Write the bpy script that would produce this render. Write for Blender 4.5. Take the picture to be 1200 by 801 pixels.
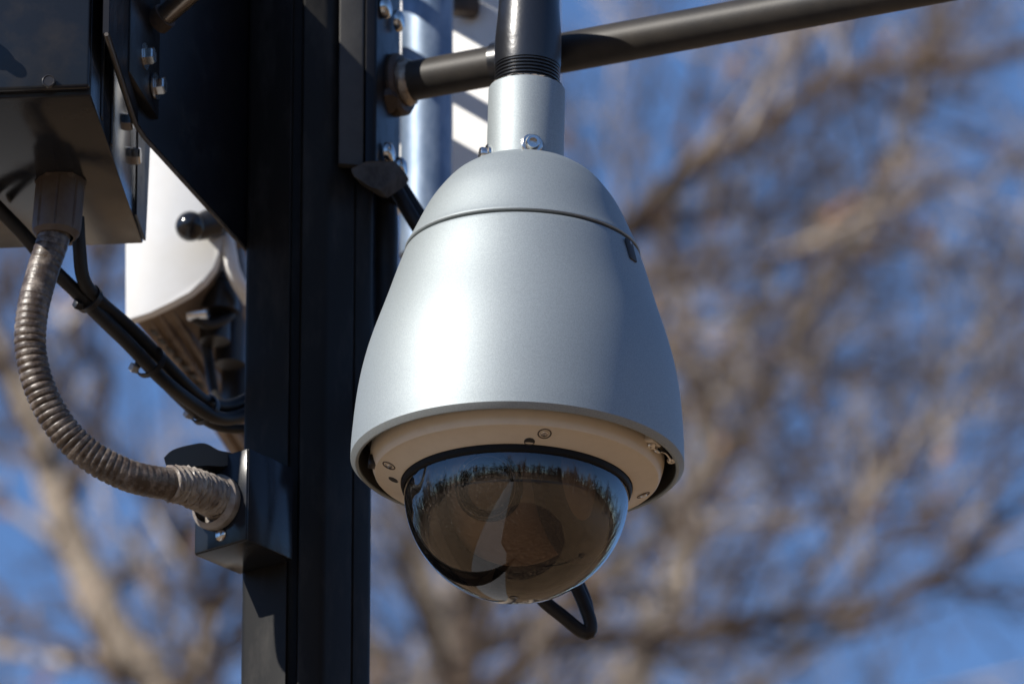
import bpy, bmesh, math, random
from mathutils import Vector, Matrix, Quaternion
R = math.radians
random.seed(7)
sc = bpy.context.scene
for o in list(bpy.data.objects):
    bpy.data.objects.remove(o)

# ------------------------------------------------------------------ camera
PITCH = R(22.0)
FPX = 10000.0                      # focal length in photo pixels (300 mm on 36 mm)
EYE = Vector((0, 0, 1.6))
FW = Vector((0, math.cos(PITCH), math.sin(PITCH)))
UP = Vector((0, -math.sin(PITCH), math.cos(PITCH)))
RT = Vector((1, 0, 0))
cam_d = bpy.data.cameras.new('camera')
cam = bpy.data.objects.new('camera', cam_d)
sc.collection.objects.link(cam)
cam.location = EYE
cam.rotation_euler = (math.pi / 2 + PITCH, 0, 0)
cam_d.sensor_width = 36
cam_d.lens = 300
cam_d.clip_start = 0.1
cam_d.clip_end = 2000
cam_d.dof.use_dof = True
cam_d.dof.focus_distance = 5.92
cam_d.dof.aperture_fstop = 300 / 30.0
cam_d.dof.aperture_blades = 9
sc.camera = cam

# ------------------------------------------------------------------ sky, sun, exposure
SUN_AZ = R(57)                     # to the left of the camera's back
SUN_EL = R(34.5)
to_sun = Vector((-math.sin(SUN_AZ) * math.cos(SUN_EL), -math.cos(SUN_AZ) * math.cos(SUN_EL), math.sin(SUN_EL)))
w = bpy.data.worlds.new('World')
sc.world = w
w.use_nodes = True
nt = w.node_tree
bg = nt.nodes['Background']
sky = nt.nodes.new('ShaderNodeTexSky')
sky.sky_type = 'NISHITA'
sky.sun_disc = False
sky.sun_elevation = SUN_EL
sky.sun_rotation = math.atan2(to_sun.x, to_sun.y)
sky.altitude = 2200
sky.air_density = 1.0
sky.dust_density = 0.0
sky.ozone_density = 6.5
nt.links.new(sky.outputs[0], bg.inputs[0])
bg.inputs[1].default_value = 0.12
sd = bpy.data.lights.new('sun', 'SUN')
sd.energy = 5.0
sd.angle = R(0.53)
sd.color = (1.0, 0.945, 0.865)
sun = bpy.data.objects.new('sun', sd)
sc.collection.objects.link(sun)
sun.location = to_sun * 30
sun.rotation_euler = to_sun.to_track_quat('Z', 'Y').to_euler()
sc.view_settings.view_transform = 'Standard'
sc.view_settings.look = 'None'
sc.view_settings.exposure = 0.4
sc.view_settings.gamma = 1.0
sc.render.engine = 'CYCLES'
sc.cycles.use_denoising = True
sc.cycles.max_bounces = 10
sc.cycles.transparent_max_bounces = 12
sc.cycles.sample_clamp_indirect = 6

# ------------------------------------------------------------------ helpers
COL = sc.collection
U = 0.0006                         # one photo pixel at the camera's distance, in metres


def at(px, py, Y):
    """the place where the sight line of a photo pixel reaches depth Y"""
    d = FW + RT * ((px - 600) / FPX) + UP * ((400.5 - py) / FPX)
    return EYE + d * (Y / d.y)


def mat(name, col, rough=0.5, metal=0.0, spec=0.5, var=0.0, scale=40, bump=0.0, bscale=200, col2=None,
        thresh=None, coat=0.0, rvar=0.0, stretch=(1, 1, 1), bdist=0.001):
    m = bpy.data.materials.new(name)
    m.use_nodes = True
    n, l = m.node_tree.nodes, m.node_tree.links
    b = n['Principled BSDF']
    b.inputs['Base Color'].default_value = (*col, 1)
    b.inputs['Roughness'].default_value = rough
    b.inputs['Metallic'].default_value = metal
    b.inputs['Specular IOR Level'].default_value = spec
    b.inputs['Coat Weight'].default_value = coat
    b.inputs['Coat Roughness'].default_value = 0.1
    tc = n.new('ShaderNodeTexCoord')
    mp = n.new('ShaderNodeMapping')
    mp.inputs['Scale'].default_value = stretch
    l.new(tc.outputs['Object'], mp.inputs[0])
    if col2 is not None or rvar:
        nz = n.new('ShaderNodeTexNoise')
        nz.inputs['Scale'].default_value = scale
        nz.inputs['Detail'].default_value = 6
        nz.inputs['Roughness'].default_value = 0.65
        l.new(mp.outputs[0], nz.inputs['Vector'])
        rp = n.new('ShaderNodeValToRGB')
        t = thresh or (0.35, 0.7)
        rp.color_ramp.elements[0].position = t[0]
        rp.color_ramp.elements[1].position = t[1]
        l.new(nz.outputs['Fac'], rp.inputs[0])
        if col2 is not None:
            mx = n.new('ShaderNodeMix')
            mx.data_type = 'RGBA'
            mx.inputs[6].default_value = (*col, 1)
            mx.inputs[7].default_value = (*col2, 1)
            l.new(rp.outputs[0], mx.inputs[0])
            l.new(mx.outputs[2], b.inputs['Base Color'])
        if rvar:
            mr = n.new('ShaderNodeMapRange')
            mr.inputs['To Min'].default_value = rough
            mr.inputs['To Max'].default_value = min(1, rough + rvar)
            l.new(rp.outputs[0], mr.inputs[0])
            l.new(mr.outputs[0], b.inputs['Roughness'])
    if bump:
        nb = n.new('ShaderNodeTexNoise')
        nb.inputs['Scale'].default_value = bscale
        nb.inputs['Detail'].default_value = 4
        l.new(mp.outputs[0], nb.inputs['Vector'])
        bp = n.new('ShaderNodeBump')
        bp.inputs['Strength'].default_value = bump
        bp.inputs['Distance'].default_value = bdist
        l.new(nb.outputs['Fac'], bp.inputs['Height'])
        l.new(bp.outputs[0], b.inputs['Normal'])
    return m


M = {}
M['silver'] = mat('silver_paint', (0.335, 0.372, 0.380), 0.60, 0.58, bump=0.22, bscale=1500, bdist=0.0004, col2=(0.28, 0.312, 0.32), scale=1100, thresh=(0.4, 0.6))
M['cream'] = mat('bounce_tinted_ring', (0.68, 0.59, 0.46), 0.45, 0.0, col2=(0.62, 0.53, 0.41), scale=60, thresh=(0.45, 0.8))  # warm bounce from the ground is tinted into this pale ring colour
M['inside'] = mat('dark_cavity', (0.03, 0.028, 0.025), 0.6)
M['gasket'] = mat('black_gasket', (0.006, 0.006, 0.006), 0.6, 0, 0.2)
M['blackpipe'] = mat('black_pipe', (0.012, 0.013, 0.016), 0.30, 0, 0.6, bump=0.12, bscale=300, bdist=0.001)
M['rubber'] = mat('black_cable', (0.010, 0.010, 0.011), 0.5, 0, 0.3, col2=(0.022, 0.019, 0.016), scale=80)
M['arm'] = mat('arm_paint', (0.026, 0.024, 0.022), 0.5, 0, 0.3, col2=(0.045, 0.039, 0.032), scale=35, bump=0.15, bscale=700, bdist=0.0005)
M['pole'] = mat('pole_paint', (0.015, 0.0147, 0.014), 0.5, 0, 0.1, col2=(0.042, 0.039, 0.035), thresh=(0.5, 0.85), scale=45, stretch=(1, 1, 0.35), bump=0.1, bscale=900, bdist=0.0004)
M['box'] = mat('box_paint', (0.013, 0.015, 0.019), 0.14, 0, 0.26, col2=(0.032, 0.028, 0.025), scale=25, thresh=(0.5, 0.85), rvar=0.2, bump=0.06, bscale=1200, bdist=0.0004)
M['plate'] = mat('plate_paint', (0.007, 0.007, 0.009), 0.34, 0, 0.22, col2=(0.012, 0.011, 0.010), scale=40, thresh=(0.5, 0.8), rvar=0.2)
M['clamplit'] = mat('sunlit_clamp_paint', (0.05, 0.049, 0.047), 0.55, 0, 0.2, col2=(0.065, 0.063, 0.06), scale=60, bump=0.2, bscale=500, bdist=0.0006)  # sunlit look put into the colour, lighter than the pole paint
M['edge'] = mat('ground_lit_edge', (0.10, 0.085, 0.07), 0.5, 0.2, col2=(0.045, 0.035, 0.03), scale=120)  # plate edge lit from the ground, painted as a lighter brown
M['steel'] = mat('bolt_steel', (0.62, 0.60, 0.57), 0.24, 1.0, col2=(0.45, 0.38, 0.30), scale=150, thresh=(0.5, 0.75))
M['galv'] = mat('galvanised', (0.25, 0.31, 0.39), 0.5, 0.45, col2=(0.13, 0.185, 0.265), scale=55, thresh=(0.38, 0.62), stretch=(1, 1, 0.4))
M['white'] = mat('white_paint', (0.80, 0.80, 0.78), 0.45, bump=0.15, bscale=900, bdist=0.0004, col2=(0.74, 0.73, 0.69), scale=20)
M['brown'] = mat('dusty_ground_lit_metal', (0.25, 0.19, 0.135), 0.55, 0.2, col2=(0.14, 0.10, 0.075), scale=50)  # brown of the dusty underside includes painted-in ground bounce
M['dark'] = mat('black_plastic', (0.014, 0.013, 0.013), 0.4)
M['knob'] = mat('black_gloss', (0.010, 0.010, 0.011), 0.12)
M['conduit'] = mat('conduit_skin', (0.050, 0.034, 0.023), 0.40, 0, 0.5, col2=(0.24, 0.20, 0.165), scale=100, thresh=(0.46, 0.74), bump=0.35, bscale=260, bdist=0.001)
M['gland'] = mat('gland_plastic', (0.085, 0.066, 0.052), 0.55, col2=(0.06, 0.038, 0.028), scale=60, bump=0.2, bscale=300)
M['tape'] = mat('tape_wrap', (0.30, 0.27, 0.23), 0.42, col2=(0.13, 0.10, 0.08), scale=55, thresh=(0.35, 0.65), bump=0.5, bscale=120, bdist=0.002)
M['dust_lit'] = mat('dusty_sunlit_grey', (0.09, 0.088, 0.086), 0.9, 0, 0.1, col2=(0.045, 0.043, 0.042), scale=45, thresh=(0.35, 0.6), bump=0.3, bscale=180, bdist=0.002)  # dusty grey, lightened in place of sunlight on the lug
M['rust'] = mat('rusty_flange', (0.085, 0.055, 0.035), 0.6, 0.2, col2=(0.03, 0.024, 0.02), scale=70, bump=0.3, bscale=300)
M['weld'] = mat('weld_bead', (0.42, 0.36, 0.29), 0.4, 0.5, col2=(0.2, 0.15, 0.1), scale=150)
M['lens'] = mat('lens_glass', (0.02, 0.022, 0.028), 0.05, 0, 0.9, coat=1)
M['ball'] = mat('ball_grey', (0.32, 0.255, 0.195), 0.45)
M['bark'] = mat('bark', (0.22, 0.175, 0.13), 0.9, col2=(0.42, 0.35, 0.27), scale=5, bump=0.6, bscale=40, bdist=0.02)
M['twig'] = mat('sunlit_twig_bark', (0.24, 0.185, 0.14), 0.85, col2=(0.60, 0.51, 0.41), scale=1.3, thresh=(0.42, 0.60))  # pale patches paint sunlit highlights into the twigs
M['leaf'] = mat('dry_leaf', (0.20, 0.085, 0.04), 0.8, col2=(0.26, 0.15, 0.07), scale=3)
M['twigdk'] = mat('shaded_twig_bark', (0.035, 0.022, 0.016), 0.85, col2=(0.13, 0.09, 0.062), scale=1.3, thresh=(0.42, 0.62))  # dark counterpart of the pale twigs, branch shade put into its colour
M['grass'] = mat('dry_grass', (0.29, 0.185, 0.095), 0.9, col2=(0.19, 0.12, 0.06), scale=0.8, bump=0.8, bscale=30, bdist=0.05)
M['mulch'] = mat('mulch', (0.05, 0.03, 0.018), 0.95, col2=(0.24, 0.15, 0.085), thresh=(0.45, 0.60), scale=5, bump=0.8, bscale=50, bdist=0.04)
M['concrete'] = mat('concrete', (0.34, 0.32, 0.29), 0.85, col2=(0.26, 0.25, 0.23), scale=2.5)


def glass_mat():
    m = bpy.data.materials.new('smoked_dome')
    m.use_nodes = True
    n, l = m.node_tree.nodes, m.node_tree.links
    n.remove(n['Principled BSDF'])
    out = n['Material Output']
    tr = n.new('ShaderNodeBsdfTransparent')
    tr.inputs[0].default_value = (0.62, 0.54, 0.46, 1)
    gl = n.new('ShaderNodeBsdfGlossy')
    gl.inputs['Roughness'].default_value = 0.015
    gl.inputs['Color'].default_value = (1, 1, 1, 1)
    fr = n.new('ShaderNodeFresnel')
    fr.inputs['IOR'].default_value = 1.75
    mx = n.new('ShaderNodeMixShader')
    l.new(fr.outputs[0], mx.inputs[0])
    l.new(tr.outputs[0], mx.inputs[1])
    l.new(gl.outputs[0], mx.inputs[2])
    df = n.new('ShaderNodeBsdfDiffuse')
    df.inputs[0].default_value = (.5, .43, .35, 1)
    tc = n.new('ShaderNodeTexCoord')
    nz = n.new('ShaderNodeTexNoise')
    nz.inputs['Scale'].default_value = 700
    nz.inputs['Detail'].default_value = 2
    n2 = n.new('ShaderNodeTexNoise')
    n2.inputs['Scale'].default_value = 22
    n2.inputs['Detail'].default_value = 3
    l.new(tc.outputs['Object'], nz.inputs['Vector'])
    l.new(tc.outputs['Object'], n2.inputs['Vector'])
    r1 = n.new('ShaderNodeMapRange')
    r1.inputs['From Min'].default_value = .60
    r1.inputs['From Max'].default_value = .75
    r1.inputs['To Max'].default_value = .10
    l.new(nz.outputs['Fac'], r1.inputs[0])
    r2 = n.new('ShaderNodeMapRange')
    r2.inputs['From Min'].default_value = .40
    r2.inputs['From Max'].default_value = .75
    r2.inputs['To Min'].default_value = .002
    r2.inputs['To Max'].default_value = .014
    l.new(n2.outputs['Fac'], r2.inputs[0])
    ad_ = n.new('ShaderNodeMath')
    l.new(r1.outputs[0], ad_.inputs[0])
    l.new(r2.outputs[0], ad_.inputs[1])
    m2 = n.new('ShaderNodeMixShader')
    l.new(ad_.outputs[0], m2.inputs[0])
    l.new(mx.outputs[0], m2.inputs[1])
    l.new(df.outputs[0], m2.inputs[2])
    l.new(m2.outputs[0], out.inputs[0])
    return m


M['glass'] = glass_mat()

ORG = {}                           # root name -> world-to-root matrix


def tag(o, label=None, cat=None, group=None, kind=None):
    if label: o['label'] = label
    if cat: o['category'] = cat
    if group: o['group'] = group
    if kind: o['kind'] = kind
    return o


def thing(name, loc, label, cat, group=None, rot=None):
    o = bpy.data.objects.new(name, None)
    o.empty_display_size = 0.05
    COL.objects.link(o)
    mw = Matrix.Translation(Vector(loc))
    if rot is not None:
        mw = mw @ rot.to_4x4()
    o.matrix_world = mw
    ORG[o.name] = mw.inverted()
    tag(o, label, cat, group)
    return o


def root_of(o):
    while o.parent is not None:
        o = o.parent
    return o


def finish(bm, name, m, parent=None, smooth=True, local=False, sharp=35):
    """link a bmesh (world coordinates, or the thing's own when local) as one mesh object"""
    if parent is not None and not local:
        bm.transform(ORG[root_of(parent).name])
    bmesh.ops.recalc_face_normals(bm, faces=bm.faces)
    me = bpy.data.meshes.new(name)
    bm.to_mesh(me)
    bm.free()
    if smooth:
        me.polygons.foreach_set('use_smooth', [True] * len(me.polygons))
        me.set_sharp_from_angle(angle=R(sharp))
    me.materials.append(M[m] if isinstance(m, str) else m)
    o = bpy.data.objects.new(name, me)
    COL.objects.link(o)
    if parent is not None:
        o.parent = parent
    return o


def place_copy(src_mesh, name, parent, mw):
    """a part that shares its mesh with its twins, put at world matrix mw"""
    o = bpy.data.objects.new(name, src_mesh)
    COL.objects.link(o)
    o.parent = parent
    o.matrix_local = ORG[root_of(parent).name] @ mw
    return o


def add_box(bm, size, mtx=Matrix(), bevel=0.0, segs=2):
    r = bmesh.ops.create_cube(bm, size=1.0)
    vs = r['verts']
    bmesh.ops.scale(bm, vec=size, verts=vs)
    if bevel:
        es = list({e for v in vs for e in v.link_edges})
        rb = bmesh.ops.bevel(bm, geom=es, offset=bevel, segments=segs, profile=0.5, affect='EDGES')
        vs = list({v for f in rb['faces'] for v in f.verts} | {v for v in vs if v.is_valid})
    bmesh.ops.transform(bm, matrix=mtx, verts=vs)
    return vs


def add_prism(bm, pts, vec, bevel=0.0, segs=2):
    """a closed polygon of world points pushed along vec"""
    a = [bm.verts.new(p) for p in pts]
    b = [bm.verts.new(Vector(p) + Vector(vec)) for p in pts]
    n = len(pts)
    fs = [bm.faces.new(a), bm.faces.new(b[::-1])]
    for i in range(n):
        j = (i + 1) % n
        fs.append(bm.faces.new((a[i], b[i], b[j], a[j])))
    if bevel:
        es = list({e for f in fs for e in f.edges})
        bmesh.ops.bevel(bm, geom=es, offset=bevel, segments=segs, profile=0.5, affect='EDGES')


def add_lathe(bm, prof, seg=48, mtx=Matrix(), cap0=False, cap1=False, closed=False):
    rings = []
    for r, h in prof:
        if r < 1e-7:
            rings.append([bm.verts.new(mtx @ Vector((0, 0, h)))])
        else:
            rings.append([bm.verts.new(mtx @ Vector((r * math.cos(2 * math.pi * k / seg), r * math.sin(2 * math.pi * k / seg), h))) for k in range(seg)])
    pairs = list(zip(rings, rings[1:]))
    if closed:
        pairs.append((rings[-1], rings[0]))
    for a, b in pairs:
        for k in range(seg):
            k2 = (k + 1) % seg
            if len(a) == 1 and len(b) == 1:
                continue
            if len(a) == 1:
                bm.faces.new((a[0], b[k2], b[k]))
            elif len(b) == 1:
                bm.faces.new((a[k], a[k2], b[0]))
            else:
                bm.faces.new((a[k], a[k2], b[k2], b[k]))
    if cap0 and len(rings[0]) > 1: bm.faces.new(rings[0])
    if cap1 and len(rings[-1]) > 1: bm.faces.new(rings[-1][::-1])


def spline(pts, n):
    """Catmull-Rom through pts, n samples per span"""
    P = [Vector(p) for p in pts]
    P = [P[0] * 2 - P[1]] + P + [P[-1] * 2 - P[-2]]
    out = []
    for i in range(1, len(P) - 2):
        a, b, c, d = P[i - 1:i + 3]
        for k in range(n):
            t = k / n
            out.append(0.5 * ((2 * b) + (c - a) * t + (2 * a - 5 * b + 4 * c - d) * t * t + (3 * b - a - 3 * c + d) * t ** 3))
    out.append(P[-2].copy())
    return out


def even(pts, step):
    """resample a polyline at an even step"""
    out = [pts[0].copy()]
    acc = 0.0
    for a, b in zip(pts, pts[1:]):
        L = (b - a).length
        while acc + L >= step:
            t = (step - acc) / L
            a = a.lerp(b, t)
            out.append(a.copy())
            L = (b - a).length
            acc = 0.0
        acc += L
    out.append(pts[-1].copy())
    return out


def add_tube(bm, pts, rad, seg=12, caps=True):
    P = [Vector(p) for p in pts]
    n = len(P)
    rr = rad if isinstance(rad, (list, tuple)) else [rad] * n
    T = [(P[min(i + 1, n - 1)] - P[max(i - 1, 0)]).normalized() for i in range(n)]
    up = Vector((0, 0, 1)) if abs(T[0].z) < 0.9 else Vector((1, 0, 0))
    nrm = T[0].cross(up).normalized()
    rings = []
    for i in range(n):
        if i:
            q = T[i - 1].rotation_difference(T[i])
            nrm = (q @ nrm).normalized()
        bn = T[i].cross(nrm)
        rings.append([bm.verts.new(P[i] + (nrm * math.cos(2 * math.pi * k / seg) + bn * math.sin(2 * math.pi * k / seg)) * rr[i]) for k in range(seg)])
    for a, b in zip(rings, rings[1:]):
        for k in range(seg):
            k2 = (k + 1) % seg
            bm.faces.new((a[k], a[k2], b[k2], b[k]))
    if caps:
        bm.faces.new(rings[0][::-1])
        bm.faces.new(rings[-1])


def frame(loc, z, x=None):
    """world matrix with its z axis along z"""
    z = Vector(z).normalized()
    x = Vector(x) if x is not None else (Vector((0, 0, 1)) if abs(z.z) < 0.9 else Vector((1, 0, 0)))
    y = z.cross(x).normalized()
    x = y.cross(z)
    m = Matrix((x, y, z)).transposed().to_4x4()
    m.translation = Vector(loc)
    return m


def az(deg):
    """horizontal unit vector; 0 points to the photographer, positive to the right"""
    return Vector((math.sin(R(deg)), -math.cos(R(deg)), 0))


def keep_mesh(bm, name, m, smooth=True, sharp=35):
    bmesh.ops.recalc_face_normals(bm, faces=bm.faces)
    me = bpy.data.meshes.new(name)
    bm.to_mesh(me)
    bm.free()
    if smooth:
        me.polygons.foreach_set('use_smooth', [True] * len(me.polygons))
        me.set_sharp_from_angle(angle=R(sharp))
    me.materials.append(M[m])
    return me


def hex_bolt_mesh(r, h, wr, shank):
    """head along +z from 0, washer below, shank further down"""
    bm = bmesh.new()
    add_lathe(bm, [(r, 0), (r, h * 0.85), (r * 0.86, h), (0, h)], 6, Matrix(), cap0=True)
    add_lathe(bm, [(wr, -h * 0.28), (wr, -0.0002), (0, -0.0002)], 24, Matrix(), cap0=True)
    if shank:
        add_lathe(bm, [(r * 0.62, -h * 0.28 - shank), (r * 0.62, -h * 0.28)], 14, Matrix(), cap0=True)
    return keep_mesh(bm, 'bolt', 'steel', sharp=25)


def dome_bolt_mesh(r, h):
    bm = bmesh.new()
    add_lathe(bm, [(r, 0), (r, h * 0.35), (r * 0.9, h * 0.7), (r * 0.6, h * 0.93), (0, h)], 24, Matrix(), cap0=True)
    return keep_mesh(bm, 'bolt', 'steel', sharp=50)


def socket_screw_mesh(r, h):
    bm = bmesh.new()
    add_lathe(bm, [(r, -h * 0.5), (r, h * 0.8), (r * 0.88, h), (r * 0.55, h), (r * 0.5, h * 0.35), (0, h * 0.3)], 24, Matrix(), cap0=True)
    return keep_mesh(bm, 'screw', 'steel', sharp=40)

# ------------------------------------------------------------------ ground
def sheet(name, pts, z, m, kind='structure'):
    bm = bmesh.new()
    bm.faces.new([bm.verts.new((x, y, z)) for x, y in pts])
    o = finish(bm, name, m, smooth=False)
    return tag(o, kind=kind)


sheet('ground', [(-600, -600), (600, -600), (600, 600), (-600, 600)], 0, 'grass')
sheet('path', [(-2.6, -60), (-0.95, -60), (-0.95, 4.6), (-0.55, 5.3), (-0.55, 40), (-2.6, 40)], 0.004, 'concrete')
sheet('mulch_bed', [(-0.94, 4.5), (-0.94, 2.4), (-0.7, 0.6), (0.6, -0.5), (2.2, -0.2), (3.6, 1.4), (4.0, 3.6), (3.4, 5.6), (2.0, 7.2), (0.6, 7.9), (-0.5, 7.8), (-0.52, 5.35)], 0.004, 'mulch')
sheet('road', [(-600, -24), (600, -20), (600, -13), (-600, -17)], 0.004, mat('asphalt', (0.055, 0.055, 0.057), 0.9, col2=(0.08, 0.08, 0.08), scale=3))

# ------------------------------------------------------------------ trees
def rdir(d, ang, rng):
    ax = d.cross(Vector((rng.gauss(0, 1), rng.gauss(0, 1), rng.gauss(0, 1)))).normalized()
    return (Quaternion(ax, ang) @ d).normalized()


def limb_path(p, d, L, n, wob, lift, rng):
    pts = [p.copy()]
    st = L / n
    for _ in range(n):
        d = (d + Vector((rng.gauss(0, wob), rng.gauss(0, wob), rng.gauss(0, wob) + lift))).normalized()
        p = p + d * st
        pts.append(p.copy())
    return pts


class Tubes:
    """many thin tapered branches gathered in one mesh"""
    def __init__(self):
        self.v, self.f = [], []

    def add(self, pts, r0, r1, seg=3):
        n = len(pts)
        base = len(self.v)
        d = (pts[-1] - pts[0])
        if d.length < 1e-6:
            return
        d.normalize()
        a = d.orthogonal().normalized()
        b = d.cross(a)
        for i, p in enumerate(pts):
            r = r0 + (r1 - r0) * i / (n - 1)
            for k in range(seg):
                c, s = math.cos(6.2832 * k / seg) * r, math.sin(6.2832 * k / seg) * r
                self.v.append((p.x + a.x * c + b.x * s, p.y + a.y * c + b.y * s, p.z + a.z * c + b.z * s))
        for i in range(n - 1):
            for k in range(seg):
                k2 = (k + 1) % seg
                o = base + i * seg
                self.f.append((o + k, o + k2, o + seg + k2, o + seg + k))

    def leaf(self, p, s, rng):
        a = Vector((rng.gauss(0, 1), rng.gauss(0, 1), rng.gauss(0, 1))).normalized() * s
        b = a.orthogonal().normalized() * s * 0.55
        o = len(self.v)
        c = p + a * 0.5 + a.cross(b).normalized() * s * 0.12
        for q in (p, c + b, p + a, c - b):
            self.v.append(tuple(q))
        self.f.append((o, o + 1, o + 2))
        self.f.append((o, o + 2, o + 3))

    def mesh(self, name, m):
        me = bpy.data.meshes.new(name)
        me.from_pydata(self.v, [], self.f)
        me.polygons.foreach_set('use_smooth', [True] * len(me.polygons))
        me.materials.append(M[m])
        return me


def twigs_on(pts, r0, r1, T, LV, rng, step, tl, level=0, skip=0.15):
    """side shoots along a limb, which shoot again"""
    L = sum((b - a).length for a, b in zip(pts, pts[1:]))
    n = max(1, int(L / step))
    ev = even(pts, max(L / (n * 4), 0.02))
    for i in range(n):
        t = skip + (1 - skip) * (i + rng.random()) / n
        k = min(len(ev) - 2, int(t * (len(ev) - 1)))
        p = ev[k]
        d0 = (ev[k + 1] - ev[k]).normalized()
        d = rdir(d0, R(rng.uniform(28, 70)), rng)
        d.z += 0.18
        d.normalize()
        l = tl * rng.uniform(0.5, 1.25) * (1 - 0.45 * t)
        r = max(0.0022, min((r0 + (r1 - r0) * t) * 0.55, 0.024 * l / 0.6 + 0.002))
        q = limb_path(p, d, l, 4 if level < 1 else 3, 0.16, 0.05, rng)
        T.add(q, r, max(0.0016, r * 0.35), 4 if level < 1 else 3)
        if level < LV:
            twigs_on(q, r, r * 0.35, T, LV, rng, step * (0.42 if level == 0 else 0.5), l * 0.55, level + 1, 0.1)


def build_tree(seed, height, spread, nl=9, LV=2):
    """meshes of one bare tree standing at its own origin"""
    rng = random.Random(seed)
    tr = bmesh.new()
    base_r = height * 0.019
    tp = limb_path(Vector((0, 0, -0.1)), Vector((rng.gauss(0, .04), rng.gauss(0, .04), 1)).normalized(), height * 0.62, 10, 0.05, 0.06, rng)
    add_tube(tr, tp, [base_r * (1.35 if i == 0 else 1 - 0.075 * i) for i in range(11)], 10)
    trunk = keep_mesh(tr, 'trunk', 'bark')
    limbs, T = [], Tubes()
    for i in range(nl):
        t = 0.28 + 0.72 * i / (nl - 1)
        k = min(9, int(t * 10))
        p = tp[k].lerp(tp[k + 1], t * 10 - k) if k < 9 else tp[10]
        a = i * 2.4 + rng.uniform(-.4, .4)
        el = R(rng.uniform(25, 45) + 30 * t)
        d = Vector((math.cos(a) * math.cos(el), math.sin(a) * math.cos(el), math.sin(el)))
        L = spread * rng.uniform(0.75, 1.1) * (1.1 - 0.4 * t)
        r = base_r * (0.5 - 0.22 * t)
        q = limb_path(p, d, L, 8, 0.12, 0.05, rng)
        bm = bmesh.new()
        add_tube(bm, q, [r * (1 - 0.09 * j) for j in range(9)], 7)
        limbs.append(keep_mesh(bm, 'limb', 'bark'))
        for j in range(6):
            k2 = rng.randint(2, 7)
            d2 = rdir((q[k2 + 1] - q[k2]).normalized(), R(rng.uniform(25, 60)), rng)
            l2 = L * rng.uniform(0.3, 0.55)
            q2 = limb_path(q[k2], d2, l2, 6, 0.15, 0.06, rng)
            r2 = r * (1 - 0.09 * k2) * 0.6
            T.add(q2, r2, r2 * 0.25, 5)
            twigs_on(q2, r2, r2 * .25, T, LV, rng, 0.22, 0.8, 0)
        twigs_on(q, r, r * .3, T, LV, rng, 0.30, 0.9, 0, 0.3)
    return trunk, limbs, T.mesh('crown', 'twig' if seed % 2 else 'twigdk')


def plant_tree(meshes, x, y, rz, s, label, group):
    t = thing('bare_tree', (x, y, 0), label, 'tree', group)
    t.rotation_euler = (0, 0, rz)
    t.scale = (s, s, s)
    for me, nm in [(meshes[0], 'trunk'), (meshes[2], 'crown')] + [(l, 'limb') for l in meshes[1]]:
        o = bpy.data.objects.new(nm, me)
        COL.objects.link(o)
        o.parent = t
    return t


# the near background tree: its limbs where the photo shows them
TY = 17.0


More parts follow.
